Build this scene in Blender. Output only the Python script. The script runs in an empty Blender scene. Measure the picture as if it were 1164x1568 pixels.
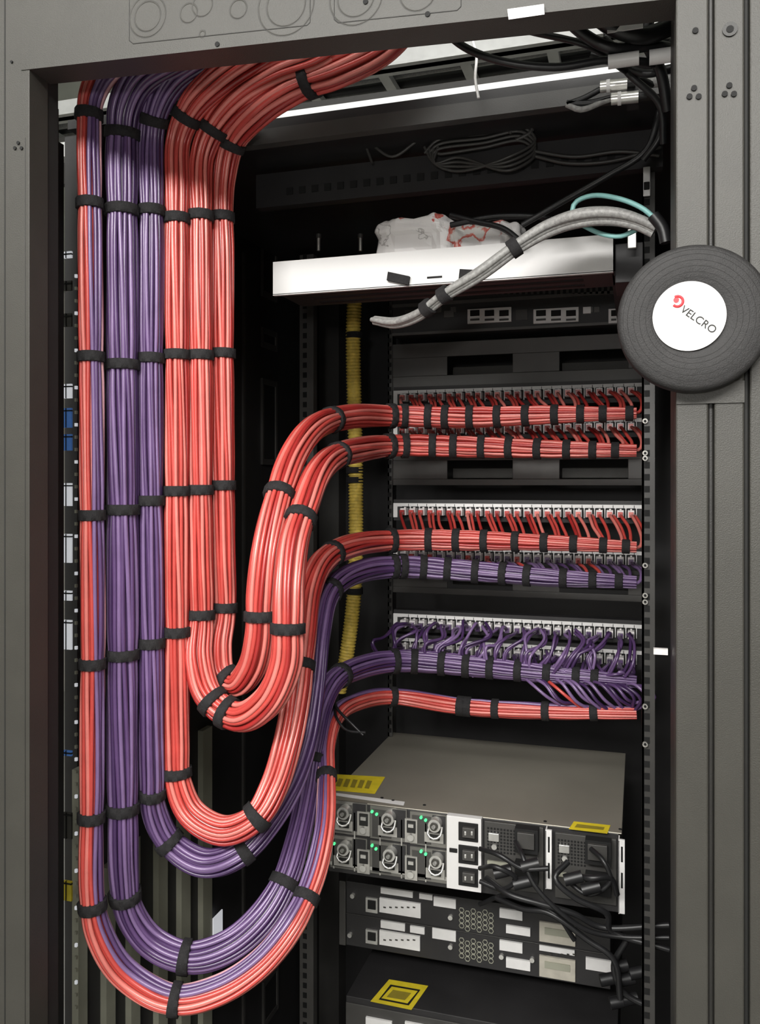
import bpy, math, random
from mathutils import Vector, Matrix, noise
random.seed(7)
# ---------------------------------------------------------------- survey of the site
H=1.53; D0=0.76; TH=math.radians(17); F=1296.5; CX=582.0; YH=737.0
def xat(u,y): return (y+D0)*math.tan(math.atan((u-CX)/F)-TH)
def W(u,v,y):
    x=xat(u,y); dep=-math.sin(TH)*x+math.cos(TH)*(y+D0)
    return Vector((x,y,H+(YH-v)*dep/F))
def onX(u,v,x):
    a=math.atan((u-CX)/F)-TH; return W(u,v,x/math.tan(a)-D0)
def onZ(u,v,z):
    dep=(z-H)*F/(YH-v); r=(u-CX)/F*dep
    return Vector((math.cos(TH)*r-math.sin(TH)*dep, math.sin(TH)*r+math.cos(TH)*dep-D0, z))
# ---------------------------------------------------------------- materials
def mat(name,col,rough=.5,metal=0,var=.12,scale=60,bump=.0,emit=None,es=1,spec=.5,trans=0):
    m=bpy.data.materials.new(name); m.use_nodes=True; nt=m.node_tree; b=nt.nodes['Principled BSDF']
    b.inputs['Roughness'].default_value=rough; b.inputs['Metallic'].default_value=metal
    b.inputs['Specular IOR Level'].default_value=spec
    tc=nt.nodes.new('ShaderNodeTexCoord'); n=nt.nodes.new('ShaderNodeTexNoise'); n.inputs['Scale'].default_value=scale
    n.inputs['Detail'].default_value=4
    nt.links.new(tc.outputs['Object'],n.inputs['Vector'])
    r=nt.nodes.new('ShaderNodeValToRGB')
    r.color_ramp.elements[0].position=.3; r.color_ramp.elements[1].position=.7
    r.color_ramp.elements[0].color=tuple(max(0,c*(1-var)) for c in col)+(1,)
    r.color_ramp.elements[1].color=tuple(min(1,c*(1+var)) for c in col)+(1,)
    nt.links.new(n.outputs['Fac'],r.inputs['Fac']); nt.links.new(r.outputs['Color'],b.inputs['Base Color'])
    if bump:
        bp=nt.nodes.new('ShaderNodeBump'); bp.inputs['Strength'].default_value=bump; bp.inputs['Distance'].default_value=.001
        n2=nt.nodes.new('ShaderNodeTexNoise'); n2.inputs['Scale'].default_value=900
        nt.links.new(tc.outputs['Object'],n2.inputs['Vector'])
        nt.links.new(n2.outputs['Fac'],bp.inputs['Height']); nt.links.new(bp.outputs['Normal'],b.inputs['Normal'])
    if emit: b.inputs['Emission Color'].default_value=emit+(1,); b.inputs['Emission Strength'].default_value=es
    if trans: b.inputs['Transmission Weight'].default_value=trans
    return m
M={}
M['post']=mat('powder_coat_olive_grey',(.041,.039,.033),.5,0,.08,20,.25)
M['post2']=mat('powder_coat_dark',(.021,.020,.018),.5,0,.1,20,.2)
M['groove']=mat('groove_shadow_black',(.012,.012,.011),.7)
M['black']=mat('black_steel',(.024,.023,.024),.5,0,.15,15,.1)
M['black2']=mat('dark_grey_steel',(.055,.053,.050),.42,0,.15,15,.1)
M['brk']=mat('bracket_grey_steel',(.095,.091,.086),.42,0,.12,15,.1)
M['slot']=mat('slot_black',(.005,.005,.005),.8)
M['r1']=mat('red_cable_jacket',(.56,.07,.058),.3,0,.1,30,spec=.7)
M['r2']=mat('red_cable_jacket_light',(.72,.20,.17),.3,0,.1,30,spec=.7)
M['r3']=mat('red_cable_jacket_deep',(.38,.028,.026),.32,0,.1,30,spec=.7)
M['p1']=mat('purple_cable_jacket',(.105,.055,.155),.3,0,.12,30,spec=.7)
M['p2']=mat('purple_cable_jacket_light',(.20,.125,.27),.3,0,.12,30,spec=.7)
M['p3']=mat('purple_cable_jacket_deep',(.055,.025,.09),.32,0,.12,30,spec=.7)
M['pk']=mat('pink_cable_jacket',(.74,.40,.44),.3,0,.1,30)
M['velcro']=mat('black_hook_and_loop',(.014,.013,.014),.85,0,.3,400,.6)
M['white']=mat('white_painted_steel',(.68,.67,.66),.4,0,.02,8)
M['plug']=mat('clear_plug_plastic',(.8,.77,.76),.25,0,.2,120)
M['label']=mat('white_label',(.8,.79,.78),.5,0,.05,50)
M['lit']=mat('white_panel_added_glow',(.8,.79,.78),.5,0,.05,50,emit=(.9,.93,1),es=.4)  # plain white patches, emission added so they stay bright in shade
M['glow_blue']=mat('blue_panel_added_glow',(.03,.12,.42),.5,emit=(.08,.2,.5),es=.25)  # blue patches with the same added glow, not a known display
M['silver']=mat('nickel_metal',(.72,.71,.68),.3,.7,.1,90)
M['zinc']=mat('zinc_module_face',(.17,.165,.15),.4,.3,.12,40)
M['zinc2']=mat('zinc_module_light',(.42,.41,.38),.4,.3,.12,40)
M['chassis']=mat('zinc_chassis_steel',(.33,.31,.26),.38,.35,.1,5,.05)
M['yellow']=mat('yellow_sticker',(.78,.62,.03),.5,0,.1,60)
M['oliv']=mat('yellow_corrugated_conduit',(.85,.62,.12),.5,0,.2,120)
M['olivd']=mat('olive_ink',(.3,.24,.03),.5,0,.1,60)
M['grey']=mat('grey_cable_jacket',(.30,.295,.285),.45,0,.25,260,.3)
M['teal']=mat('teal_cable_jacket',(.25,.52,.5),.4)
M['bcab']=mat('black_cable_jacket',(.012,.012,.013),.4)
M['slat']=mat('pale_olive_slat',(.34,.34,.27),.5,0,.15,12)
M['green']=mat('green_led',(.05,.6,.2),.4,emit=(.1,.8,.3),es=1.0)
M['red']=mat('red_logo_ink',(.75,.03,.04),.5)
M['blue']=mat('blue_cable_jacket',(.03,.09,.28),.5)
M['rubber']=mat('roll_black_nylon',(.014,.013,.013),.65,0,.25,200,.4)
M['beige']=mat('beige_module',(.5,.47,.4),.5)
M['steel']=mat('galvanised_tray',(.6,.61,.6),.4,.2,.1,20)
M['lamp']=mat('lamp_diffuser',(.9,.9,.9),.5,emit=(1,.98,.94),es=3)
M['wall']=mat('wall_paint',(.55,.54,.5),.8,0,.04,3)
M['ceil']=mat('ceiling_paint',(.5,.53,.48),.8,0,.12,3)
M['floor']=mat('floor_vinyl',(.35,.35,.33),.5,0,.08,4)
# ---------------------------------------------------------------- mesh builder
class MB:
    def __init__(s): s.v=[];s.f=[];s.m=[];s.s=[];s.mats=[]
    def mi(s,k):
        if k not in s.mats: s.mats.append(k)
        return s.mats.index(k)
    def add(s,vs,fs,k,sm=False):
        o=len(s.v); s.v+= [tuple(v) for v in vs]; i=s.mi(k)
        for f in fs: s.f.append(tuple(o+a for a in f)); s.m.append(i); s.s.append(sm)
    def box(s,x0,x1,y0,y1,z0,z1,k):
        x0,x1=sorted((x0,x1));y0,y1=sorted((y0,y1));z0,z1=sorted((z0,z1))
        s.add([(x0,y0,z0),(x1,y0,z0),(x1,y1,z0),(x0,y1,z0),(x0,y0,z1),(x1,y0,z1),(x1,y1,z1),(x0,y1,z1)],
          [(0,3,2,1),(4,5,6,7),(0,1,5,4),(1,2,6,5),(2,3,7,6),(3,0,4,7)],k)
    def fbox(s,u0,v0,u1,v1,y,dp,k):
        uc=(u0+u1)/2; a=W(uc,v0,y).z; b=W(uc,v1,y).z
        s.box(xat(u0,y),xat(u1,y),y,y+dp,a,b,k)
    def tube(s,pts,rad,n,k,cap=True,closed=False):
        fr=frames(pts,closed); vs=[];L=len(pts)
        for i,p in enumerate(pts):
            r=rad[i] if isinstance(rad,(list,tuple)) else rad
            N,B=fr[i]
            for j in range(n):
                a=2*math.pi*j/n; vs.append(p+N*(r*math.cos(a))+B*(r*math.sin(a)))
        fs=[]
        for i in range(L if closed else L-1):
            i2=(i+1)%L
            for j in range(n):
                j2=(j+1)%n; fs.append((i*n+j,i*n+j2,i2*n+j2,i2*n+j))
        s.add(vs,fs,k,True)
        if cap and not closed:
            o=len(vs); s.add([vs[j] for j in range(n)],[tuple(reversed(range(n)))],k)
            s.add([vs[o-n+j] for j in range(n)],[tuple(range(n))],k)
    def cyl(s,c,axis,r,h,k,n=24):
        a=Vector(axis).normalized(); s.tube([Vector(c)-a*h/2,Vector(c)+a*h/2],r,n,k)
    def ring(s,c,R,r,k,n=40,m=6,axis='Y'):
        c=Vector(c); pts=[]
        for i in range(n):
            a=2*math.pi*i/n
            pts.append(c+Vector((math.cos(a)*R,0,math.sin(a)*R)))
        s.tube(pts,r,m,k,closed=True)
    def obj(s,name,parent=None,bevel=0):
        me=bpy.data.meshes.new(name+'_mesh'); me.from_pydata(s.v,[],s.f)
        for k in s.mats: me.materials.append(M[k])
        me.polygons.foreach_set('material_index',s.m); me.polygons.foreach_set('use_smooth',s.s); me.update()
        o=bpy.data.objects.new(name,me); bpy.context.collection.objects.link(o)
        if parent: o.parent=parent
        if bevel:
            b=o.modifiers.new('bevel','BEVEL'); b.width=bevel; b.segments=2; b.limit_method='ANGLE'; b.angle_limit=1.0
        return o
def frames(pts,closed=False):
    L=len(pts); out=[]; N=None
    for i in range(L):
        if closed: T=(pts[(i+1)%L]-pts[i-1])
        else: T=pts[min(i+1,L-1)]-pts[max(i-1,0)]
        if T.length<1e-9: T=Vector((0,0,1))
        T.normalize()
        if N is None:
            ref=Vector((0,1,0)) if abs(T.y)<.9 else Vector((1,0,0)); N=(ref-T*ref.dot(T)).normalized()
        else:
            N=N-T*N.dot(T)
            N.normalize()
        out.append((N.copy(),T.cross(N)))
    return out
def empty(name):
    e=bpy.data.objects.new(name,None); bpy.context.collection.objects.link(e); return e
def spline(cp,step=.006):
    P=[c[0] for c in cp]; R=[c[1] for c in cp]; P=[P[0]*2-P[1]]+P+[P[-1]*2-P[-2]]; R=[R[0]]+R+[R[-1]]
    dense=[]
    for i in range(1,len(P)-2):
        p0,p1,p2,p3=P[i-1:i+3]
        t0=0;t1=(p1-p0).length**.5+1e-6;t2=t1+(p2-p1).length**.5+1e-6;t3=t2+(p3-p2).length**.5+1e-6
        for j in range(14):
            s=j/14;t=t1+(t2-t1)*s
            A1=p0*((t1-t)/(t1-t0))+p1*((t-t0)/(t1-t0));A2=p1*((t2-t)/(t2-t1))+p2*((t-t1)/(t2-t1));A3=p2*((t3-t)/(t3-t2))+p3*((t-t2)/(t3-t2))
            B1=A1*((t2-t)/(t2-t0))+A2*((t-t0)/(t2-t0));B2=A2*((t3-t)/(t3-t1))+A3*((t-t1)/(t3-t1))
            dense.append((B1*((t2-t)/(t2-t1))+B2*((t-t1)/(t2-t1)),R[i]*(1-s)+R[i+1]*s))
    dense.append((P[-2],R[-2]))
    out=[dense[0]];acc=0
    for a,b in zip(dense,dense[1:]):
        d=(b[0]-a[0]).length; 
        if d<1e-9: continue
        t=step-acc
        while t<=d:
            q=t/d; out.append((a[0].lerp(b[0],q),a[1]*(1-q)+b[1]*q)); t+=step
        acc=(acc+d)%step
    out.append(dense[-1]); return [o[0] for o in out],[o[1] for o in out]
def proj(p):
    d=p-Vector((0,-D0,H)); dep=-math.sin(TH)*d.x+math.cos(TH)*d.y
    return CX+F*(math.cos(TH)*d.x+math.sin(TH)*d.y)/dep, YH-F*d.z/dep
def bundle(name,cp,cols,ties,n=11,tw=.5,tiew=.016,core=None,tmin=0,sides=6):
    mb=MB(); P,R=spline([(W(u,v,y),r) for u,v,y,r in cp])
    fr=frames(P); sn=math.sin(math.pi/n); L=len(P)
    pr=[proj(p) for p in P]; tix=[min(range(tmin,L),key=lambda i:(pr[i][0]-tu)**2+(pr[i][1]-tv)**2) for tu,tv in ties]
    # the bundle is pinched at every strap and relaxes between them
    pin=[1.0]*L
    for i in range(L):
        d=min([abs(i-t) for t in tix]+[99]); pin[i]=1.035-.06*math.exp(-(d/3.5)**2)
    for k in range(n):
        col=cols[k%len(cols)]; ph=random.uniform(0,6.28); ph2=random.uniform(0,6.28); pts=[];rr=[]
        for i in range(L):
            s=i*.006; rc=R[i]/(1+sn)*pin[i]; N,B=fr[i]
            a=2*math.pi*k/n+tw*math.sin(s*3+1)+.09*math.sin(s*15+ph)
            q=rc*(1+.05*math.sin(s*21+ph2))
            pts.append(P[i]+N*(q*math.cos(a))+B*(q*math.sin(a))); rr.append(rc*sn*1.03)
        mb.tube(pts,rr,sides,col)
    mb.tube(P,[r*.7 for r in R],10,core or cols[0])
    for i in tix:
        h=max(1,int(tiew/2/.006+.5)); a=max(0,i-h);b=min(L-1,i+h)
        tp=[P[a]]+P[a:b+1]+[P[b]]
        if b-a<2: continue
        e0=(P[a+1]-P[a]).normalized()*.0005
        tp[0]=P[a]-e0; tp[-1]=P[b]+(P[b]-P[b-1]).normalized()*.0005
        rr=[R[i]*1.0]+[R[i]*1.06+.0012]*(b-a+1)+[R[i]*1.0]
        mb.tube(tp,rr,22,'velcro')
        mb.tube(tp[1:-1],[q*1.0+.0007 for q in rr[1:-1]],9,'velcro')
    return mb.obj(name)
def wire(mb,pts,r,k,n=7,step=.006):
    P,R=spline([(p,r) for p in pts],step); mb.tube(P,R,n,k)
def wuv(mb,l,r,k,n=7): wire(mb,[W(*p) for p in l],r,k,n)

# ================================================================ ROOM
def plane_box(name,a,k):
    b=MB(); b.box(*a,k); return b.obj(name)
plane_box('floor',(-4,4,-3,4.5,-.1,0),'floor')
plane_box('ceiling',(-4,4,-3,4.5,2.9,3.0),'ceil')
plane_box('wall_back',(-4,4,4.5,4.6,0,2.9),'wall')
plane_box('wall_front',(-4,4,-3.1,-3,0,2.9),'wall')
plane_box('wall_left',(-4.1,-4,-3,4.5,0,2.9),'wall')
plane_box('wall_right',(4,4.1,-3,4.5,0,2.9),'wall')
# ================================================================ RACK
rack=empty('server_rack')
LX=-.73; RX=.13
b=MB()
xl=xat(45,0)
b.box(LX-.03,xl,0,.03,0.0,2.06,'post')
b.box(LX-.03,xl-.002,.03,.05,0,2.06,'groove')
b.box(LX-.03,xat(62,.05),.05,.056,0,2.02,'post')
b.box(LX-.03,xat(61,.06),.056,.07,0,2.02,'groove')
b.box(LX-.03,xat(66,.08),.08,.084,0,2.0,'post2')
b.box(LX-.03,xat(80,.10),.10,.104,0,2.0,'post2')
b.box(LX-.03,xat(82,.105),.105,.115,0,1.985,'post')
b.box(LX-.03,xat(90,.125),.12,.135,0,1.95,'black')
b.box(xat(8,0)-.0012,xat(8,0)+.0004,-.0006,.001,0,2.06,'groove')
b.box(xat(38,0),xat(38,0)+.001,-.0006,.001,0,1.9,'post2')
for du,dv in((0,-6),(-5,2),(5,2)):
    b.cyl(W(28+du,225+dv,-.0005),(0,1,0),.0019,.002,'slot',12)
b.cyl(W(18,95,-.0005),(0,1,0),.0015,.002,'slot',12)
b.obj('left_front_post',rack,.0015)
b=MB()
b.box(.030,xat(1085,0),0,.04,0,2.06,'post')
b.box(xat(1085,0),xat(1094,0),.006,.04,0,2.06,'post2')
b.box(xat(1094,0),xat(1140,0),0,.04,0,2.06,'post')
b.box(xat(1140,0),xat(1149,0),.008,.04,0,2.06,'groove')
b.box(xat(1149,0),RX+.03,.003,.04,0,2.06,'post')
b.box(.0305,.034,.04,.14,0,2.04,'post2')
for u in(1063,1117):
    vv=143 if u==1063 else 139
    for du,dv in((0,-8),(-7,5),(7,5)):
        b.cyl(W(u+du,vv+dv,-.0005),(0,1,0),.0024,.002,'slot',12)
b.cyl(W(1118,45,-.0005),(0,1,0),.006,.002,'post2',20); b.cyl(W(1118,45,-.001),(0,1,0),.003,.002,'slot',12)
b.cyl(W(1065,47,-.0005),(0,1,0),.0025,.002,'slot',12)
b.obj('right_front_post',rack,.0015)
b=MB(); b.fbox(1001,994,1023,1003,.10,.006,'plug'); b.obj('post_clip',rack)
# top beam (slightly racked)
b=MB()
x0,x1=xl-.01,.05; y0,y1=-.001,.035
def beam(x0,x1,y0,y1,za,zb,h,k):
    b.add([(x0,y0,za),(x1,y0,zb),(x1,y1,zb),(x0,y1,za),(x0,y0,za+h),(x1,y0,zb+h),(x1,y1,zb+h),(x0,y1,za+h)],
          [(0,3,2,1),(4,5,6,7),(0,1,5,4),(1,2,6,5),(2,3,7,6),(3,0,4,7)],k)
bza,bzb=W(45,106,0).z,W(1035,0,0).z
beam(x0,x1,y0,y1,bza,bzb,.14,'post')
def press(u,v,r):     # pressed knock-out: thin slit and a raised lip
    p=W(u,v,-.001); b.ring((p.x,-.0006,p.z),r,.00055,'post2',64); b.ring((p.x,-.0008,p.z),r-.0011,.0006,'post',64)
for u,v,r in((226,25,.022),(226,25,.016),(289,20,.0105),(310,52,.004),(365,14,.010),(438,8,.030),(438,8,.021),(310,8,.012),(545,-4,.027),(545,-4,.019),(640,-12,.018)):
    press(u,v,r)
for p in([(198,-8),(198,62),(204,67),(470,39),(475,34),(475,-20)],[(512,-20),(512,30),(518,35),(700,16),(706,10),(706,-10)]):
    q=[W(u,v,-.001) for u,v in p]
    for a_,c_ in zip(q,q[1:]): b.tube([a_,c_],.0005,6,'post2')
for u,v in((333,68),(655,22),(560,3)): b.cyl(W(u,v,-.001),(0,1,0),.0025,.002,'slot',12)
b.obj('top_front_beam',rack)
RZ=2.0
b=MB()
b.box(LX,RX,.275,1.2,RZ,RZ+.012,'black')
b.box(LX,-.50,.2,.275,RZ,RZ+.012,'black')
b.box(LX,RX,.275,.29,RZ-.02,RZ,'black2')
b.box(LX-.02,LX,.22,1.2,.05,RZ,'black')
b.box(RX,RX+.02,.04,1.2,.05,RZ,'black')
b.box(LX,RX,1.18,1.2,.05,RZ,'black')
b.box(LX,RX,.02,1.2,.03,.06,'black')
b.box(xl,.03,0,.03,.03,.12,'post')
for x in(LX,RX-.05): b.box(x,x+.05,1.13,1.18,0,RZ,'black2')
b.obj('cabinet_panels',rack)
b=MB()
for u,v0,v1 in((410,328,458),(410,505,535),(410,582,712),(412,1490,1560)):
    p=onX(u-9,(v0+v1)/2,LX); q=onX(u+9,(v0+v1)/2,LX); zt=onX(u,v0,LX).z; zb=onX(u,v1,LX).z
    rr=(q.y-p.y)/2
    b.box(LX,LX+.003,p.y,q.y,zb+rr*.4,zt-rr*.4,'slot')
    b.box(LX,LX+.005,q.y,q.y+.008,zb,zt,'brk'); b.box(LX,LX+.005,p.y-.006,p.y,zb,zt,'black2')
    b.box(LX,LX+.005,p.y,q.y,zt-rr*.4,zt,'black2'); b.box(LX,LX+.005,p.y,q.y,zb,zb+rr*.4,'black2')
p=onX(372,600,LX); b.box(LX,LX+.004,p.y-.005,p.y+.003,.1,1.97,'black2')
for u0,u1,y in((459,480,.84),):
    b.box(xat(u0,y),xat(u1,y),y,y+.02,.06,1.99,'brk')
    for i in range(90):
        z=.2+i*.02; b.box(xat(464,y),xat(470,y),y-.0006,y+.001,z,z+.011,'slot')
b.obj('side_wall_slots',rack)
b=MB()
def rail(x0,x1,y,hx):
    b.box(x0,x1,y,y+.003,.08,1.97,'black2'); b.box(x0,x0+.003,y,y+.05,.08,1.97,'black2')
    z=.1
    while z<1.95:
        b.box(hx-.0035,hx+.0035,y-.0005,y+.002,z,z+.0085,'slot'); z+=.0159
rail(xat(983,.42),xat(1003,.42),.42,xat(991,.42))
rail(xat(594,.83),xat(601,.83),.83,xat(597,.83))
for v in(645,694,702,866,912,922,1082,1140):
    b.cyl(W(988,v,.418),(0,1,0),.0035,.005,'zinc2',10); b.cyl(W(988,v,.415),(0,1,0),.0018,.002,'slot',6)
b.obj('mounting_rails',rack)
b=MB()
za=W(480,262,.8).z
b.box(-.62,.02,.80,.83,za-.012,za+.018,'brk')
b.box(-.62,.02,.78,.80,za-.03,za-.022,'brk')
for i in range(14): b.box(-.59+i*.042,-.59+i*.042+.022,.799,.801,za-.006,za+.004,'slot')
for i in range(24): b.box(-.5+i*.02,-.5+i*.02+.01,.40,.402,RZ-.045,RZ-.035,'slot')
b.box(-.55,.03,.402,.42,RZ-.06,RZ-.01,'black')
b.obj('cross_member',rack)
b=MB()
for u,vt in((127,1180),(170,1330),(208,1290),(250,1250),(285,1200),(318,1120)):
    p=onX(u-7,vt,LX+.01); q=onX(u+7,vt,LX+.01)
    b.box(LX,LX+.01,p.y,q.y,.08,p.z,'slat')
q0=onX(327,1400,LX+.012);q1=onX(341,1400,LX+.012)
b.box(LX+.01,LX+.012,q0.y,q1.y,onX(334,1437,LX+.012).z,onX(334,1400,LX+.012).z,'lit')  # plain white card, brightened by the added glow
b.obj('vertical_slats',rack)
for (zc,hh) in((.222,.046),(.022,.03),(-.188,.03)):
    b=MB(); y=.835; x0=xat(601,y);x1=xat(984,y);zc+=H
    hx=[(xat(685,y),xat(785,y)),(xat(857,y),xat(962,y))]; hz=.018
    for a,c in((x0,hx[0][0]),(hx[0][1],hx[1][0]),(hx[1][1],x1)): b.box(a,c,y,y+.004,zc-hz,zc+hz,'brk')
    b.box(x0,x1,y,y+.004,zc+hz,zc+hh,'brk'); b.box(x0,x1,y,y+.004,zc-hh,zc-hz,'brk')
    b.box(x0,x1,y+.004,y+.03,zc+hh-.003,zc+hh,'brk')
    for a,c in hx: b.box(a,c,y+.05,y+.052,zc-hz*.9,zc+hz*.2,'post')
    b.obj('slotted_bracket',rack,.0008)
# ================================================================ neighbouring kit seen through left gap
b=MB()
b.box(LX-.18,LX-.10,.20,.26,.0,2.0,'black')
for v0,v1,k in((588,610,'lit'),(625,655,'glow_blue'),(665,690,'glow_blue'),(740,775,'lit'),(818,862,'lit'),(950,995,'lit'),(905,920,'lit'),(1150,1158,'glow_blue'),(1245,1285,'post'),(1350,1380,'yellow'),(430,445,'post'),(480,500,'post'),(385,395,'lit')):
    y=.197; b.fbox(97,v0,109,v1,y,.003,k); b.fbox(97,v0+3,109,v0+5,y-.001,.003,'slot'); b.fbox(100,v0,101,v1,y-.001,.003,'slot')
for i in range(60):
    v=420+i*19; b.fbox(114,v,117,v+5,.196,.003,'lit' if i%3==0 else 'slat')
b.box(LX-.18,LX-.03,.26,.3,0,.06,'black')
b.obj('neighbouring_equipment_column')
# ================================================================ PATCH PANELS
rows=[(.160,'r',[(597,637),(975,633)]),(.098,'r',[(597,682),(975,690)]),(-.055,'r',[(600,828),(975,838)]),
      (-.137,'m',[(600,868),(975,892)]),(-.266,'p',[(605,1013),(975,1045)]),(-.312,'p',[(605,1013),(975,1045)])]
xa,xb=xat(603,.8),xat(984,.8)
for ri,(zr_,kind,line) in enumerate(rows):
    e=empty('patch_panel'); z=H+zr_
    b=MB(); b.box(xa,xb,.80,.825,z-.02,z+.02,'black'); 
    b.box(xa,xb,.7975,.80,z+.0065,z+.013,'label')
    b.box(xa,xa+.008,.797,.80,z-.014,z+.010,'label')
    b.obj('panel_body',e)
    b=MB(); c=MB(); n=24
    for i in range(n):
        x=xa+.016+(xb-xa-.026)*(i+.5)/n
        b.box(x-.0072,x+.0072,.7962,.80,z-.012,z+.007,'slot')
        b.box(x-.0055,x+.0055,.776,.797,z-.009,z+.004,'plug')
        b.box(x-.0008+.0088,x+.0008+.0088,.796,.80,z-.011,z+.007,'label')
        b.box(x+.0045,x+.0055,.797,.7974,z+.007,z+.012,'slot')
        b.box(x-.0015,x+.0015,.79,.797,z+.004,z+.006,'plug')
        col={'r':random.choice(['r1','r2','r3']),'p':random.choice(['p1','p2','p3']),'m':random.choice(['p1','p2','p1','r1'])}[kind]
        b.box(x-.004,x+.004,.766,.777,z-.008,z+.001,col)
        j=random.uniform
        def lp(xx):
            u,v=proj(Vector((xx,.72,z))); t=max(0,min(1,(u-line[0][0])/(line[1][0]-line[0][0])))
            return W(line[0][0]+t*(line[1][0]-line[0][0]),line[0][1]+t*(line[1][1]-line[0][1]),.70)
        if ri<4:
            E=lp(x+.012+j(-.004,.004)); E0=lp(x-.03)
            pts=[Vector((x,.772,z-.004)),Vector((x+.003,.750,z-.007)),Vector((x+.012+j(-.003,.003),.728,(z+E.z)/2+.004)),E+Vector((.008,-.004,.010)),E+Vector((.004,-.013,.001)),E0+Vector((0,-.012,0))]
        else:
            E=lp(x-.02)
            pts=[Vector((x,.775,z-.004)),Vector((x-.002,.74+j(-.01,.0),z+j(-.006,.008))),Vector((x+j(-.014,.014),.705,z-.012+j(-.004,.010))),Vector((x-.02+j(-.02,.02),.685+j(-.01,.01),(z+E.z)/2+.004)),E+Vector((j(-.02,.01),-.012,j(-.008,.008)))]
        wire(c,pts,.0029,col,7)
        if ri<4:
            if i%2:
                pts2=[p+Vector((.0065,.004,-.001)) for p in pts[:4]]; wire(c,pts2,.0027,'r1' if kind=='r' else 'p2',6)
        else:
            pts2=[p+Vector((j(-.006,.008),j(-.01,.004),j(-.006,.01))) for p in pts]; wire(c,[pts[0]]+pts2[1:],.0027,random.choice(['p1','p2','p3']),6)
    b.obj('ports_and_plugs',e)
    c.obj('patch_leads',e)
# ================================================================ CABLE BUNDLES
R0=.0152
Rr=['r1','r2','r1','r3','r2','r1','r2','r1']; Pp=['p1','p2','p1','p3','p2','p1','p2']
def ties_h(line,us): 
    out=[]
    for u in us:
        t=(u-line[0][0])/(line[1][0]-line[0][0]); out.append((u,line[0][1]+t*(line[1][1]-line[0][1])))
    return out
bundle('red_cable_bundle',[(640,10,.20,.020),(585,68,.2,.021),(520,103,.2,.022),(450,130,.21,.022),(395,168,.22,.021),(356,215,.24,.018),(341,280,.25,R0),(341,400,.25,R0),(341,650,.25,R0),(342,850,.25,R0),(343,940,.25,.0155),
  (336,990,.24,.016),(341,1032,.235,.017),(363,1046,.23,.017),(386,1020,.22,.018),(398,975,.21,.0185),(400,920,.21,.0185),(408,840,.22,.018),(425,765,.25,.018),(448,700,.31,.018),(482,655,.40,.0185),(530,639,.52,.019),(597,637,.65,.0195),(720,639,.68,.0185),(850,635,.68,.015),(975,633,.68,.010)],
  Rr,[(472,121),(350,222),(341,337),(341,545),(341,740),(343,930),(344,1040),(400,945),(427,758),(510,645)]+ties_h(rows[0][2],(597,619,658,680,722,760,806,848,888,925,965)),n=16)
bundle('red_cable_bundle',[(560,20,.19,.019),(500,78,.19,.021),(430,108,.2,.022),(370,145,.205,.021),(330,190,.215,.019),(309,240,.22,R0),(307,330,.22,R0),(307,600,.22,R0),(307,850,.22,R0),(308,950,.22,.0160),
  (304,1010,.21,.0175),(320,1066,.205,.0185),(366,1098,.20,.0185),(412,1072,.19,.0185),(438,1015,.19,.019),(441,955,.19,.019),(443,890,.20,.0185),(450,830,.22,.0185),(464,785,.25,.0185),(482,735,.30,.0185),(508,703,.40,.0185),(545,690,.52,.019),(597,683,.64,.0195),(720,684,.68,.0185),(850,688,.68,.015),(975,690,.68,.010)],
  Rr,[(322,200),(307,334),(307,545),(307,748),(308,940),(325,1075),(350,1092),(441,960),(458,795),(518,697)]+ties_h(rows[1][2],(597,620,660,695,738,778,822,868,905,945)),n=16)
bundle('red_cable_bundle',[(470,35,.18,.019),(400,75,.18,.021),(335,120,.18,.021),(295,163,.19,.019),(273,215,.20,R0),(271,300,.20,R0),(271,600,.20,R0),(271,900,.20,R0),(271,1130,.20,.0155),(274,1200,.20,.0170),
  (295,1246,.20,.0178),(345,1272,.20,.018),(392,1252,.21,.018),(420,1205,.23,.018),(440,1140,.25,.018),(455,1060,.28,.018),(464,980,.32,.018),(474,905,.38,.018),(495,860,.45,.018),(535,837,.54,.0185),(600,828,.65,.0195),(720,828,.68,.0175),(850,832,.68,.0135),(975,838,.68,.009)],
  Rr,[(285,178),(272,334),(271,545),(271,755),(271,965),(271,1180),(395,1250),(460,1020),(512,850)]+ties_h(rows[2][2],(600,655,700,742,787,835,880,925,960)),n=16)
bundle('purple_cable_bundle',[(380,45,.165,.019),(320,80,.165,.02),(265,120,.165,.019),(240,165,.17,.017),(232,215,.18,R0),(232,320,.18,R0),(231,600,.18,R0),(232,900,.18,R0),(233,1180,.18,R0),(236,1240,.19,.0160),
  (260,1290,.20,.0168),(312,1322,.21,.017),(365,1308,.22,.017),(408,1262,.25,.017),(445,1200,.29,.017),(468,1130,.33,.017),(480,1050,.36,.017),(488,970,.40,.017),(500,915,.46,.0175),(535,882,.55,.0185),(600,868,.65,.0195),(720,875,.69,.0185),(850,885,.69,.015),(975,892,.69,.010)],
  Pp,[(236,185),(232,325),(231,548),(231,770),(232,983),(234,1215),(262,1290),(375,1303),(505,905)]+ties_h(rows[3][2],(600,617,650,685,728,768,810,860,905,945)),n=16)
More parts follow.
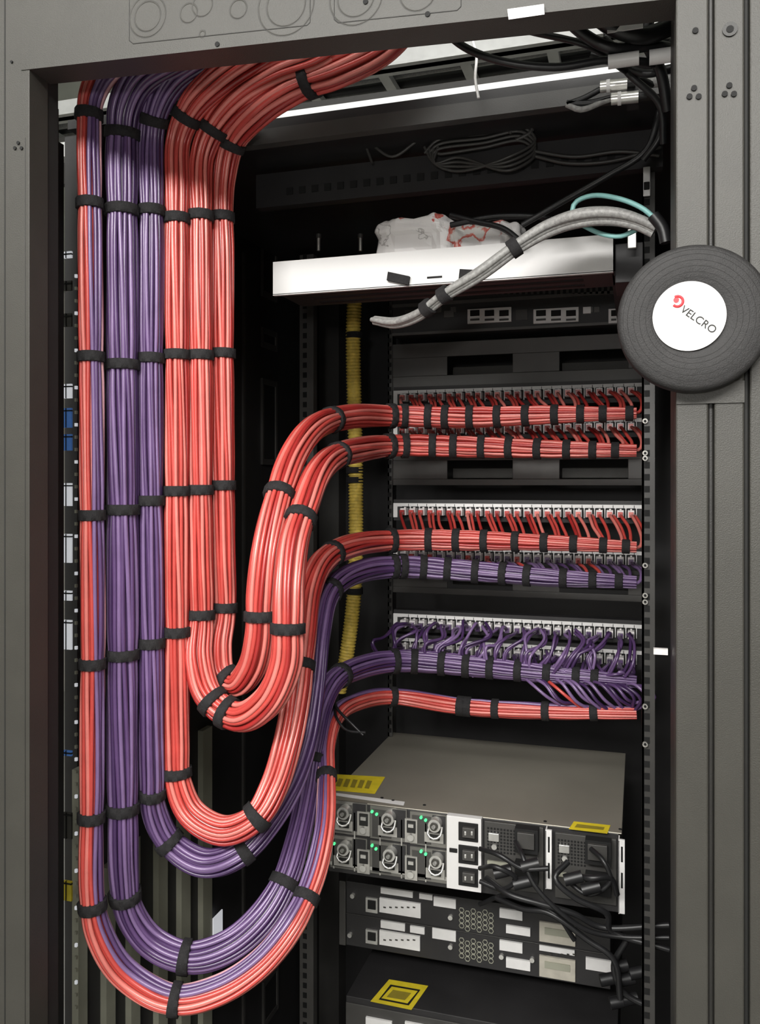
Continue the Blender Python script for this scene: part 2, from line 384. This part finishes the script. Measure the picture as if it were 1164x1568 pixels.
pb_=bundle('purple_cable_bundle',[(330,55,.145,.020),(270,85,.145,.021),(215,120,.145,.021),(192,165,.15,.0195),(187,215,.155,.019),(187,330,.155,.019),(188,600,.155,.019),(188,900,.155,.019),(188,1200,.155,.0185),(189,1340,.16,.018),(198,1395,.17,.018),
  (232,1442,.18,.0185),(290,1466,.19,.019),(350,1450,.21,.019),(400,1408,.24,.019),(436,1350,.27,.018),(456,1285,.31,.017),(470,1215,.36,.0165),(480,1140,.40,.0165),(490,1085,.44,.017),(510,1045,.50,.0175),(548,1023,.58,.0185),(605,1013,.66,.0195),(720,1020,.685,.0185),(850,1033,.685,.015),(975,1045,.685,.010)],
  Pp,[(190,205),(187,325),(188,556),(188,778),(188,1003),(188,1240),(189,1370),(285,1466),(438,1355),(478,1160),(520,1035)]+ties_h(rows[4][2],(605,635,675,712,752,795,838,880,912)),n=18)
ab_=bundle('red_purple_cable_bundle',[(260,60,.12,.017),(200,80,.12,.017),(160,110,.12,.016),(140,150,.12,.015),(136,210,.12,.0142),(138,330,.12,.0142),(140,600,.12,.0142),(142,900,.12,.0142),(141,1200,.12,.0142),(140,1370,.12,.0148),(150,1425,.125,.0158),
  (188,1487,.14,.0168),(264,1530,.155,.0175),(335,1517,.175,.0172),(400,1475,.20,.0168),(450,1412,.23,.016),(480,1345,.27,.0145),(497,1270,.31,.0135),(500,1200,.36,.013),(500,1145,.42,.013),(512,1100,.48,.0135),(545,1076,.57,.014),(600,1067,.66,.0145),(710,1082,.67,.0145),(850,1090,.67,.0135),(975,1092,.67,.010)],
  ['r1','r2','pk','p2','p1','p2','r1','r2','r1','r2','r1','r3','r1','r2'],[(138,180),(138,312),(139,547),(141,790),(142,1013),(141,1253),(140,1387),(268,1529),(468,1378),(498,1190),(600,1067),(705,1080),(717,1082),(760,1085),(838,1088),(908,1090)],n=14,tw=.25)
b=MB()
for i in range(16):
    u=800+i*11; r_=random.uniform
    wire(b,[W(u,1035+i,.69),W(u+20+r_(-5,5),1050+r_(-4,4),.66),W(u+38,1070+r_(-6,6),.655),W(min(u+60,968),1085+r_(-10,12),.67)],.0028,random.choice(['p1','p2','p3','p1','r1']))
b.obj('loose_purple_cables',pb_)
# corrugated yellow conduit
b=MB()
YC=.86
P,R=spline([(W(543,455,YC),.0155),(W(541,520,YC),.0155),(W(545,740,YC),.0155),(W(543,900,YC),.0155),(W(530,1010,YC),.0155),(W(520,1060,YC),.014)],.0016)
b.tube(P,[r*(1.0 if i%4<2 else .86) for i,r in enumerate(R)],16,'oliv')
for v in(514,720,735,905):
    c=W(543,v,YC); b.cyl(c,(0,0,1),.0172,.012,'velcro')
wuv(b,[(543,470,YC),(545,445,YC),(552,425,YC-.01),(560,400,YC-.01)],.009,'teal')
b.obj('yellow_conduit')
# ================================================================ WHITE TRAY / SHELF UNIT
e=empty('white_rack_shelf')
b=MB(); y=.35
zt=(W(418,393,y).z+W(938,368,y).z)/2; zb=(W(420,443,y).z+W(940,425,y).z)/2
sx0,sx1=xat(418,y),xat(939,y); SD=.105
b.box(sx0,sx1,y,y+.003,zb,zt,'white'); b.box(sx0,sx1,y,y+.006,zb-.001,zb+.001,'white')
b.box(sx0+.002,sx1-.002,y+.006,y+SD,zb+.004,zb+.006,'black'); b.box(sx0,sx0+.002,y+.003,y+SD,zb+.006,zt,'black2'); b.box(sx1-.002,sx1,y+.003,y+SD,zb+.006,zt-.01,'black')
for i in range(3): b.box(sx0+.04,sx1-.04,y+.02+i*.03,y+.03+i*.03,zb+.003,zb+.0045,'slot')
b.box(sx1-.004,sx1+.012,y+.05,.83,zb+.006,zb+.012,'black')
b.obj('tray',e)
b=MB(); b.fbox(654,423,677,426,y-.0006,.001,'slot')
def tab(poly,y,d,k):
    f=[W(u,v,y) for u,v in poly]; g=[p+Vector((0,d,0)) for p in f]
    b.add(f+g,[(0,1,2,3),(7,6,5,4),(0,4,5,1),(1,5,6,2),(2,6,7,3),(3,7,4,0)],k)
tab([(594,416),(627,423),(625,436),(592,429)],y-.006,.005,'velcro'); tab([(704,412),(742,414),(728,432),(702,430)],y-.004,.004,'velcro')
for u in(488,552):
    p=W(u,372,.44); b.cyl(p,(0,0,1),.0025,.024,'silver',10); b.cyl(p+Vector((0,0,.01)),(0,0,1),.004,.006,'black2',10)
b.obj('tray_fittings',e)
b=MB(); b.fbox(942,372,985,432,.36,.08,'black'); b.fbox(961,350,975,380,.34,.004,'silver'); b.fbox(985,255,996,300,.40,.003,'label'); b.fbox(986,278,995,290,.398,.003,'slot'); b.obj('shelf_bracket',e,.001)
bag=mat('plastic_bag_printed',(.7,.68,.66),.2)
nt=bag.node_tree; n=[x for x in nt.nodes if x.type=='TEX_NOISE'][0]; n.inputs['Scale'].default_value=20
rp=[x for x in nt.nodes if x.type=='VALTORGB'][0]; rp.color_ramp.elements[0].position=.0; rp.color_ramp.elements[0].color=(.8,.78,.77,1); rp.color_ramp.elements[1].position=1; rp.color_ramp.elements[1].color=(.8,.79,.78,1)
for pos,c in((.36,(.85,.83,.82,1)),(.37,(.4,.38,.37,1)),(.38,(.85,.83,.82,1)),(.575,(.85,.82,.81,1)),(.59,(.65,.09,.07,1)),(.615,(.75,.3,.25,1)),(.63,(.85,.83,.8,1))):
    q=rp.color_ramp.elements.new(pos); q.color=c
M['bag']=bag
def crumple(b,c,s,k,amp,seed):
    nu,nv=60,36; vs=[]
    for j in range(nv+1):
        for i in range(nu):
            a=2*math.pi*i/nu; t=math.pi*j/nv
            d=Vector((math.sin(t)*math.cos(a),math.sin(t)*math.sin(a),math.cos(t)))
            q=Vector([math.copysign(abs(x)**.35,x) for x in d]); q=Vector((q.x*s[0],q.y*s[1],q.z*s[2]))
            nn=noise.noise(q*38+Vector((seed,0,0)))+.6*noise.noise(q*95+Vector((seed,3,0)))
            vs.append(Vector(c)+q+d*(nn*amp))
    fs=[(j*nu+i,j*nu+(i+1)%nu,(j+1)*nu+(i+1)%nu,(j+1)*nu+i) for j in range(nv) for i in range(nu)]
    b.add(vs,fs,k,False)
b=MB()
p0=W(640,338,.40);p1=W(742,345,.40)
crumple(b,(p0.x,.402,(p0.z+zb+.012)/2),(.058,.03,(p0.z-zb-.014)/2),'bag',.007,2)
crumple(b,(p1.x,.406,(p1.z+zb+.012)/2),(.056,.03,(p1.z-zb-.014)/2),'bag',.008,9)
b.obj('plastic_parts_bag')
# ================================================================ GREY CABLE AND FRIENDS
bundle('grey_cable_bundle',[(572,490,.33,.0062),(605,494,.31,.0080),(640,482,.29,.0088),(680,452,.27,.0088),(735,418,.26,.0094),(790,378,.26,.0096),(840,348,.26,.0110),(890,332,.25,.0120),(940,330,.25,.0115),(980,340,.25,.010),(1004,352,.25,.0095)],
   ['grey'],[(790,381),(680,453),(657,470)],n=3,tw=1.3,tiew=.012,sides=14)
b=MB()
wuv(b,[(876,338,.26,),(880,312,.26),(905,300,.26),(950,305,.25),(985,320,.25),(1006,338,.25)],.003,'teal')
wuv(b,[(892,345,.27),(920,358,.27),(950,362,.27),(975,352,.26)],.003,'teal')
b.obj('teal_patch_cable')
b=MB()
wuv(b,[(690,330,.36),(730,340,.35),(770,350,.34),(800,372,.33)],.004,'bcab')
wuv(b,[(690,345,.355),(760,332,.35),(840,335,.34),(860,350,.3)],.004,'bcab')
wuv(b,[(1010,170,.28),(990,230,.28),(930,270,.29),(860,310,.30),(800,345,.31)],.004,'bcab')
wuv(b,[(1015,150,.26),(1010,210,.26),(985,245,.27)],.004,'bcab')
wuv(b,[(1000,330,.24),(1015,350,.24),(1020,372,.24)],.007,'bcab')
for s in range(4):
    o=s*7
    wuv(b,[(650+o,235,.38),(670,215+o,.38),(740,205+o,.38),(800,195+o,.38),(820,215+o,.38),(780,240+o,.37),(700,262-o,.38),(665,250,.38),(650+o,225,.38)],.0022,'black2')
wuv(b,[(820,232,.38),(880,240,.38),(950,232,.38),(1010,238,.38)],.0025,'black2')
wuv(b,[(815,238,.38),(870,250,.38),(940,246,.38),(1012,225,.38)],.0025,'black2')
wuv(b,[(640,215,.38),(600,240,.38),(560,215,.38),(570,250,.38)],.0022,'black2')
wuv(b,[(780,205,.38),(800,182,.38),(815,200,.38),(790,215,.38)],.003,'black2')
b.obj('black_coiled_wires')
b=MB()
wuv(b,[(660,20,.12),(700,65,.12),(760,92,.12),(850,103,.13),(930,92,.14),(990,95,.16),(1010,100,.18)],.0042,'bcab')
wuv(b,[(850,10,.10),(890,50,.12),(940,75,.13),(1000,70,.15),(1030,75,.16)],.006,'bcab')
wuv(b,[(890,0,.10),(935,40,.12),(985,55,.13),(1032,40,.14)],.009,'bcab')
wuv(b,[(735,20,.14),(800,45,.14),(900,70,.14),(960,110,.2),(1000,130,.24)],.0035,'bcab')
wuv(b,[(780,5,.16),(850,30,.16),(920,28,.16),(980,20,.15),(1034,18,.14)],.005,'bcab')
wuv(b,[(905,85,.2),(950,98,.2),(985,112,.2),(1030,105,.2)],.005,'bcab')
wuv(b,[(925,60,.18),(960,88,.18),(1000,98,.18),(1034,60,.16)],.0045,'bcab')
wuv(b,[(940,5,.2),(930,60,.2),(960,110,.2),(1010,160,.22),(1016,220,.24)],.004,'bcab')
wuv(b,[(1000,10,.15),(990,60,.15),(1012,110,.18),(1022,170,.2)],.006,'bcab')
wuv(b,[(868,160,.25),(895,150,.25),(925,134,.25)],.0035,'bcab'); wuv(b,[(868,158,.25),(900,158,.25),(935,150,.25)],.0035,'bcab')
wuv(b,[(985,128,.24),(1010,125,.24),(1025,125,.24)],.006,'grey')
wuv(b,[(868,160,.25),(890,168,.25),(925,155,.25),(940,150,.25)],.0035,'grey')
wuv(b,[(722,30,.25),(724,60,.25),(730,85,.25),(728,120,.25),(733,150,.25)],.0018,'label')
pl_=b.obj('overhead_power_leads')
b=MB()
for v,u in((131,940),(150,957)):
    p=W(u,v,.25); b.cyl(p,(1,0,-.03),.0068,.03,'silver',14); b.cyl(p+Vector((.018,0,0)),(1,0,0),.0045,.012,'black',14); b.cyl(p-Vector((.006,0,0)),(1,0,0),.0076,.004,'label',14)
b.fbox(960,122,978,158,.255,.02,'black')
b.obj('silver_cable_connector')
b=MB()
b.add([W(777,14,-.006),W(833,6,-.006),W(834,22,-.006),W(779,30,-.006)],[(0,1,2,3)],'white')
b.add([W(777,14,-.004),W(833,6,-.004),W(834,22,-.004),W(779,30,-.004)],[(3,2,1,0)],'white')
b.obj('paper_label')
b=MB()
def wrap(u,v,y,r,h,k,ax=(1,0,0)): b.cyl(W(u,v,y),ax,r,h,k,14)
wrap(955,92,.13,.0070,.03,'white'); wrap(1012,86,.14,.0075,.022,'label'); b.fbox(930,20,985,46,.115,.002,'label'); b.obj('cable_label_tag',pl_)
# ================================================================ TAPE ROLL
e=empty('hook_and_loop_tape_roll')
b=MB(); c=W(1062,487,-.02)
Rl=.0605
prof=[(.0,.0),(.45,.0),(.47,-.0006),(.93,-.0006),(.985,.001),(1,.004),(1,.017),(.985,.02),(0,.02)]
vs=[];n=96
for r,d in prof:
    for i in range(n):
        a=2*math.pi*i/n; vs.append((c.x+Rl*r*math.cos(a),c.y+d-.002,c.z+Rl*r*math.sin(a)))
fs=[(j*n+i,j*n+(i+1)%n,(j+1)*n+(i+1)%n,(j+1)*n+i) for j in range(len(prof)-1) for i in range(n)]
b.add(vs,fs,'rubber',True)
for q in(.55,.62,.7,.78,.86,.92): b.ring((c.x,c.y-.0025,c.z),Rl*q,.00025,'rubber',80)
b.obj('tape_disc',e)
b=MB(); lc=Vector((c.x-.0035,c.y-.0037,c.z+.001)); b.cyl(lc,(0,1,0),.0285,.001,'white',64)
b.obj('round_label',e)
b=MB(); g=lc+Vector((-.009,-.0008,.0125))
pts=[g+Vector((.0042*math.cos(a),0,.0042*math.sin(a))) for a in[ -2.4+i*.25 for i in range(19)]]
b.tube(pts,.0011,8,'red'); b.cyl(g+Vector((-.001,0,.0012)),(0,1,0),.0022,.0008,'red',16)
b.obj('label_logo',e)
t=bpy.data.curves.new('txt','FONT'); t.body='VELCRO'; t.size=.0088; t.extrude=.0002; t.align_x='LEFT'; t.materials.append(M['groove'])
o=bpy.data.objects.new('label_text',t); bpy.context.collection.objects.link(o); o.parent=e
o.location=lc+Vector((-.0075,-.0009,.0045)); o.rotation_euler=(math.radians(90),math.radians(38),0)
b=MB(); b.box(.0305,xat(1140,0),-.0018,0,W(1085,618,0).z,W(1085,585,0).z,'post'); b.obj('tape_hanger_strap',e)
# ================================================================ UPPER SWITCH (behind shelf)
e=empty('network_switch')
b=MB(); y=.80
b.box(xat(601,y),xat(984,y),y,y+.25,W(790,505,y).z,W(790,425,y).z,'black'); b.obj('chassis',e,.001)
b=MB()
b.box(xat(601,y),xat(984,y),y-.003,y,W(790,460,y).z,W(790,455,y).z,'brk'); b.box(xat(601,y),xat(984,y),y-.003,y,W(790,505,y).z,W(790,501,y).z,'brk')
for u0,u1 in((716,783),(817,886),(932,980)):
    b.fbox(u0,472,u1,494,y-.005,.005,'lit' if 0 else 'label'); w=(u1-u0)/3
    for k in range(3):
        b.fbox(u0+k*w+4,475,u0+k*w+w-4,484,y-.006,.004,'slot'); b.fbox(u0+k*w+4,488,u0+k*w+w-4,491,y-.006,.004,'black2')
for u in range(610,980,9): b.fbox(u,433,u+5,450,y-.002,.003,'slot'); b.fbox(u+5,433,u+9,450,y-.003,.003,'black2')
for u in(640,668,690,900,910): b.fbox(u,470,u+8,478,y-.003,.003,'brk')
b.fbox(680,476,695,486,y-.004,.003,'brk'); b.fbox(893,470,905,480,y-.004,.003,'label'); b.fbox(790,474,808,490,y-.003,.003,'black2'); b.fbox(620,474,650,490,y-.003,.003,'black2')
b.obj('port_modules',e)
# ================================================================ MAIN SWITCH
e=empty('network_switch')
y=.49; x0=xat(503,y); x1=xat(948,y); zt=H-.502; zb=H-.614
b=MB()
b.box(x0,x1,y+.004,.86,zb,zt,'chassis'); b.box(x0-.002,x1+.004,y,.86,zt,zt+.002,'chassis')
b.box(x0,x1,y+.001,y+.005,zb,zt,'black')
b.obj('chassis',e,.001)
b=MB()
for k in range(3):
    for r_ in range(2):
        ua=506+k*61; va=1228+k*9+r_*54; b.fbox(ua,va,ua+56,va+50,y-.002,.003,'zinc'); b.fbox(ua+3,va+4,ua+32,va+46,y-.003,.002,'black2'); b.fbox(ua+34,va+4,ua+54,va+46,y-.003,.002,'black')
for u,v in((528,1243),(596,1252),(667,1262),(528,1298),(598,1307),(669,1317)):
    p=W(u,v,y-.008); b.cyl(p,(0,1,0),.0096,.018,'silver',20); b.cyl(p-Vector((0,.01,0)),(0,1,0),.006,.004,'post',16)
    b.cyl(p-Vector((0,.0125,0)),(.3,1,.2),.003,.004,'silver',12)
    wire(b,[p+Vector((-.009,0,-.004)),p+Vector((-.010,-.008,-.014)),p+Vector((0,-.010,-.019)),p+Vector((.009,-.008,-.014)),p+Vector((.010,0,-.004))],.0018,'silver')
    b.fbox(u-17,v+14,u+12,v+29,y-.004,.004,'zinc2'); b.fbox(u-9,v+17,u+6,v+25,y-.006,.003,'groove')
for u,v in((556,1262),(629,1273),(556,1320),(629,1330)):
    b.fbox(u-9,v-18,u+10,v+18,y-.005,.004,'zinc2'); b.fbox(u-6,v-15,u+7,v+3,y-.007,.003,'groove'); b.cyl(W(u,v+10,y-.008),(0,1,0),.005,.004,'silver',14); b.fbox(u-4,v-10,u+4,v-5,y-.009,.003,'silver')
for u,v in((510,1240),(570,1243),(577,1247),(645,1252),(652,1256),(570,1295),(576,1300),(645,1304),(652,1308),(512,1292)):
    b.cyl(W(u,v,y-.004),(0,1,0),.0022,.004,'green',10)
for u in(511,543,582,615,652): 
    b.fbox(u-1,1240+(u-511)*.15,u+1,1330+(u-511)*.15,y-.003,.002,'zinc2')
b.fbox(505,1332,690,1337,y-.003,.003,'zinc2')
b.obj('fan_and_port_modules',e)
b=MB()
b.fbox(684,1252,737,1364,y-.012,.012,'white')
for v in(1277,1312,1346):
    b.fbox(702,v-16,732,v+12,y-.014,.004,'slot'); b.fbox(708,v-8,727,v+7,y-.02,.007,'black2'); b.fbox(711,v-3,714,v+3,y-.0215,.002,'silver'); b.fbox(721,v-3,724,v+3,y-.0215,.002,'silver')
b.fbox(688,1300,700,1306,y-.014,.003,'slot')
b.obj('power_inlets',e,.0006)
b=MB()
for u0,u1,vt in((742,832,1263),(850,944,1281)):
    b.fbox(u0,vt,u1,vt+100,y-.006,.006,'black2')
    for i in range(9):
        for j in range(8):
            uu=u0+4+i*5.0; vv=vt+4+j*5+i*.6; b.fbox(uu,vv,uu+3.2,vv+3.2,y-.0068,.001,'slot')
    b.fbox(u0+6,vt+14,u0+22,vt+26,y-.010,.004,'silver'); b.cyl(W(u0+15,vt+34,y-.009),(0,1,0),.004,.004,'silver',12)
    b.fbox(u0+46,vt+8,u1-8,vt+45,y-.022,.018,'slot'); b.fbox(u0+50,vt+14,u1-14,vt+38,y-.028,.008,'black2')
    b.fbox(u0+4,vt+58,u0+40,vt+64,y-.010,.005,'slat'); b.fbox(u0+46,vt+60,u1-8,vt+92,y-.02,.015,'slot')
for u,v0,v1 in((840,1272,1362),(952,1287,1400)):
    b.fbox(u-5,v0,u+5,v1,y-.018,.005,'label'); b.fbox(u-5,v0,u-3,v1,y-.018,.018,'label')
    b.fbox(u-1,v0+10,u+2,v0+34,y-.0185,.001,'slot'); b.fbox(u-1,v0+50,u+2,v0+74,y-.0185,.001,'slot')
b.obj('power_supplies',e,.0006)
b=MB()
def lab(poly,z,k): b.add([onZ(u,v,z) for u,v in poly],[(0,1,2,3)],k)
lab([(516,1186),(590,1190),(574,1216),(502,1210)],zt+.0025,'yellow'); lab([(504,1213),(620,1228),(618,1234),(503,1217)],zt+.0026,'label')
for i in range(5): lab([(519+i*11,1192+i*.8),(526+i*11,1193+i*.8),(521+i*11,1205+i*.8),(514+i*11,1204+i*.8)],zt+.003,'olivd')
lab([(879,1258),(935,1264),(930,1277),(871,1270)],zt+.0025,'yellow')
lab([(884,1262),(926,1267),(924,1271),(880,1267)],zt+.003,'olivd')
for u,v in((602,1226),(650,1233),(835,1258),(950,1270),(585,1222)): 
    q=onZ(u,v,zt+.0025); b.cyl(q,(0,0,1),.0025,.001,'slot',10)
b.obj('top_stickers',e)
e=empty('rack_server'); y=.64
x0=xat(530,y);x1=xat(935,y);zt2=H-.70;zb2=H-.812
b=MB(); b.box(x0,x1,y,1.1,zb2,zt2,'black'); b.box(x0-.012,x0,y-.003,y,zb2,zt2,'black2')
b.box(x0,x1,y-.002,y,(zt2+zb2)/2-.001,(zt2+zb2)/2+.001,'post2'); b.obj('chassis',e,.001)
b=MB()
for q in((583,1363,632,1372,'label'),(642,1370,662,1378,'label'),(664,1376,698,1390,'label'),(581,1380,644,1402,'label'),(560,1376,578,1398,'silver'),(583,1413,620,1424,'label'),(628,1420,650,1430,'label'),(581,1430,643,1452,'label'),(560,1425,578,1446,'silver'),(662,1424,698,1440,'label'),(765,1394,800,1408,'label'),(775,1420,812,1432,'label'),(765,1443,800,1458,'label'),(775,1470,812,1485,'label'),(826,1416,881,1446,'beige'),(826,1468,881,1500,'beige'),(897,1470,938,1488,'label'),(826,1452,880,1460,'label')):
    b.fbox(*q[:4],y-.004,.004,q[4])
    if q[4]=='silver': b.fbox(q[0]+3,q[1]+4,q[2]-3,q[3]-5,y-.006,.003,'slot')
    if q[4]=='beige': b.fbox(q[0]+8,q[1]+8,q[2]-8,q[1]+18,y-.006,.003,'slat')
    elif q[4]=='label' and q[2]-q[0]>50:
        for i in range(6): b.fbox(q[0]+6+i*9,q[1]+9,q[0]+10+i*9,q[1]+11,y-.0045,.001,'post')
for (u0,v0) in((702,1390),(702,1436)):
    for i in range(6):
        for j in range(4):
            p=W(u0+5+i*9,v0+4+j*8+(4 if i%2 else 0)+i*.8,y-.001); b.ring((p.x,p.y,p.z),.0042,.0008,'slat',6,5)
for u,v in((690,1405),(690,1450),(540,1372),(536,1432),(768,1465),(815,1470)): b.cyl(W(u,v,y-.003),(0,1,0),.004,.006,'silver',10)
b.obj('front_modules',e)
e=empty('rack_server'); y=.58
b=MB(); zt3=H-.862; b.box(xat(530,y),xat(945,y),y,1.0,zt3-.12,zt3,'black'); b.box(xat(530,y),xat(945,y),y-.002,y,zt3-.11,zt3-.01,'black2'); b.obj('chassis',e,.001)
b=MB(); lab([(596,1500),(656,1510),(630,1547),(567,1534)],zt3+.001,'yellow'); lab([(598,1508),(644,1516),(626,1540),(580,1531)],zt3+.0015,'slot'); lab([(600,1511),(640,1518),(624,1537),(584,1529)],zt3+.002,'yellow')
lab([(602,1516),(630,1521),(620,1532),(592,1527)],zt3+.0025,'olivd')
b.obj('warning_sticker',e)
b=MB()
for u in range(560,900,60): b.fbox(u,1562+ (u-560)*.12,u+40,1580+(u-560)*.12,y-.006,.004,'label')
b.obj('front_modules',e)
b=MB()
L=[[(735,1330,.44),(760,1328,.41),(790,1345,.42),(770,1362,.43),(735,1350,.44)],
[(745,1345,.45),(780,1370,.42),(830,1385,.42),(880,1400,.43),(920,1420,.44),(1025,1417,.44)],
[(790,1290,.46),(800,1310,.43),(815,1350,.42),(850,1390,.42),(900,1425,.43),(950,1435,.44),(1025,1436,.44)],
[(870,1320,.44),(850,1345,.42),(880,1375,.42),(930,1400,.43),(935,1425,.44),(1025,1455,.44)],
[(905,1300,.45),(925,1320,.43),(935,1350,.43),(900,1370,.43),(870,1350,.44)],
[(760,1375,.47),(800,1392,.45),(840,1398,.44),(900,1440,.44),(940,1470,.44),(950,1530,.44)],
[(735,1385,.5),(780,1372,.46),(850,1400,.44),(880,1440,.45)],
[(960,1440,.45),(940,1480,.45),(955,1520,.45),(1000,1545,.45)],
[(735,1300,.44),(765,1310,.42),(800,1330,.42),(840,1330,.42)],
[(870,1340,.45),(905,1345,.42),(935,1345,.43),(945,1370,.44)]]
for i,l in enumerate(L): wuv(b,l,.0042 if i%2 else .0034,'bcab',8)
for u,v in((930,1500),(950,1480),(960,1500),(975,1490),(965,1530),(945,1535)): b.cyl(W(u,v,.46),(1,.3,.2),.008,.02,'bcab',12)
for u,v in((770,1335),(800,1352),(812,1325),(878,1345),(905,1360)): b.cyl(W(u,v,.425),(1,.2,.3),.008,.025,'bcab',12)
b.obj('black_power_leads')
b=MB()
wuv(b,[(512,1075,.5),(520,1090,.45),(540,1110,.44),(556,1126,.44)],.0022,'bcab'); wuv(b,[(512,1080,.5),(516,1100,.45),(530,1118,.44),(560,1122,.44)],.0022,'bcab')
b.obj('strap_tail',ab_)
# ================================================================ overhead tray & ceiling lights
oe=empty('overhead_cable_tray')
b=MB()
for y in(1.15,1.55):
    b.box(-2.5,2.0,y,y+.02,2.50,2.545,'steel'); b.box(-2.5,2.0,y-.015,y+.035,2.50,2.506,'steel')
for i in range(22): b.box(-2.4+i*.2,-2.375+i*.2,1.17,1.55,2.503,2.52,'steel')
for i in range(5): b.cyl((-2.0+i*.9,1.33,2.72),(0,0,1),.005,.4,'silver',10)
for y in(.72,): 
    b.box(-2.5,2.0,y,y+.03,2.20,2.212,'steel'); b.box(-2.5,2.0,y,y+.003,2.212,2.23,'steel')
b.obj('ladder',oe)
b=MB()
for k,c_ in enumerate(['blue','grey','bcab','grey','blue','bcab']):
    wire(b,[Vector((-2.4+i*.4,1.22+k*.04+random.uniform(-.01,.01),2.535+random.uniform(0,.006))) for i in range(12)],.012,c_,8,.05)
for i in range(10): b.box(-1.5+i*.17,-1.42+i*.17,1.0,1.05,2.3,2.36,random.choice(['blue','black','post','label']))
b.box(-2.5,2,1.05,1.07,2.28,2.40,'post2')
b.obj('tray_cables',oe)
b=MB()
for x,y in((-1.6,2.9),(.6,2.9),(-.6,-1.2),(.8,-1.2),(-2,-1.2),(-.6,-2.4),(.8,-2.4)): b.box(x-.6,x+.6,y-.15,y+.15,2.86,2.9,'steel'); b.box(x-.57,x+.57,y-.12,y+.12,2.855,2.861,'lamp')
b.obj('ceiling_light_fixtures')
def area(name,loc,sx,sy,pw,rot,colr=(1,.98,.95)):
    l=bpy.data.lights.new(name,'AREA'); l.shape='RECTANGLE'; l.size=sx; l.size_y=sy; l.energy=pw; l.color=colr
    o=bpy.data.objects.new(name,l); bpy.context.collection.objects.link(o); o.location=loc; o.rotation_euler=rot; return o
area('aisle_front_fill',(-.3,-2.3,2.8),2.6,.5,165,(math.radians(60),0,0))  # unseen tilted area light, added to bring front light deep into the rack
area('ceiling_lamp_near',(-.5,-1.0,2.84),2.4,.5,18,(math.radians(15),0,0))
area('ceiling_lamp_rear',(-.5,2.6,2.84),2.4,.5,16,(0,0,0))
l=bpy.data.lights.new('phone_flash','POINT'); l.energy=9; l.shadow_soft_size=.04; l.color=(1,.97,.95)
o=bpy.data.objects.new('phone_flash',l); bpy.context.collection.objects.link(o); o.location=(-.06,-1.0,1.62)
w=bpy.data.worlds.new('world'); bpy.context.scene.world=w; w.use_nodes=True
w.node_tree.nodes['Background'].inputs[0].default_value=(.5,.5,.5,1); w.node_tree.nodes['Background'].inputs[1].default_value=.5
# ================================================================ camera
cam=bpy.data.cameras.new('camera'); co=bpy.data.objects.new('camera',cam); bpy.context.collection.objects.link(co)
co.location=(0,-D0,H); co.rotation_euler=(math.radians(90),0,TH)
cam.sensor_fit='VERTICAL'; cam.sensor_height=24; cam.sensor_width=24; cam.lens=24*F/1568.5; cam.shift_y=-(784.25-YH)/1568.5; cam.clip_start=.02
bpy.context.scene.camera=co
try:
    bpy.context.scene.view_settings.view_transform='Standard'
except Exception: pass
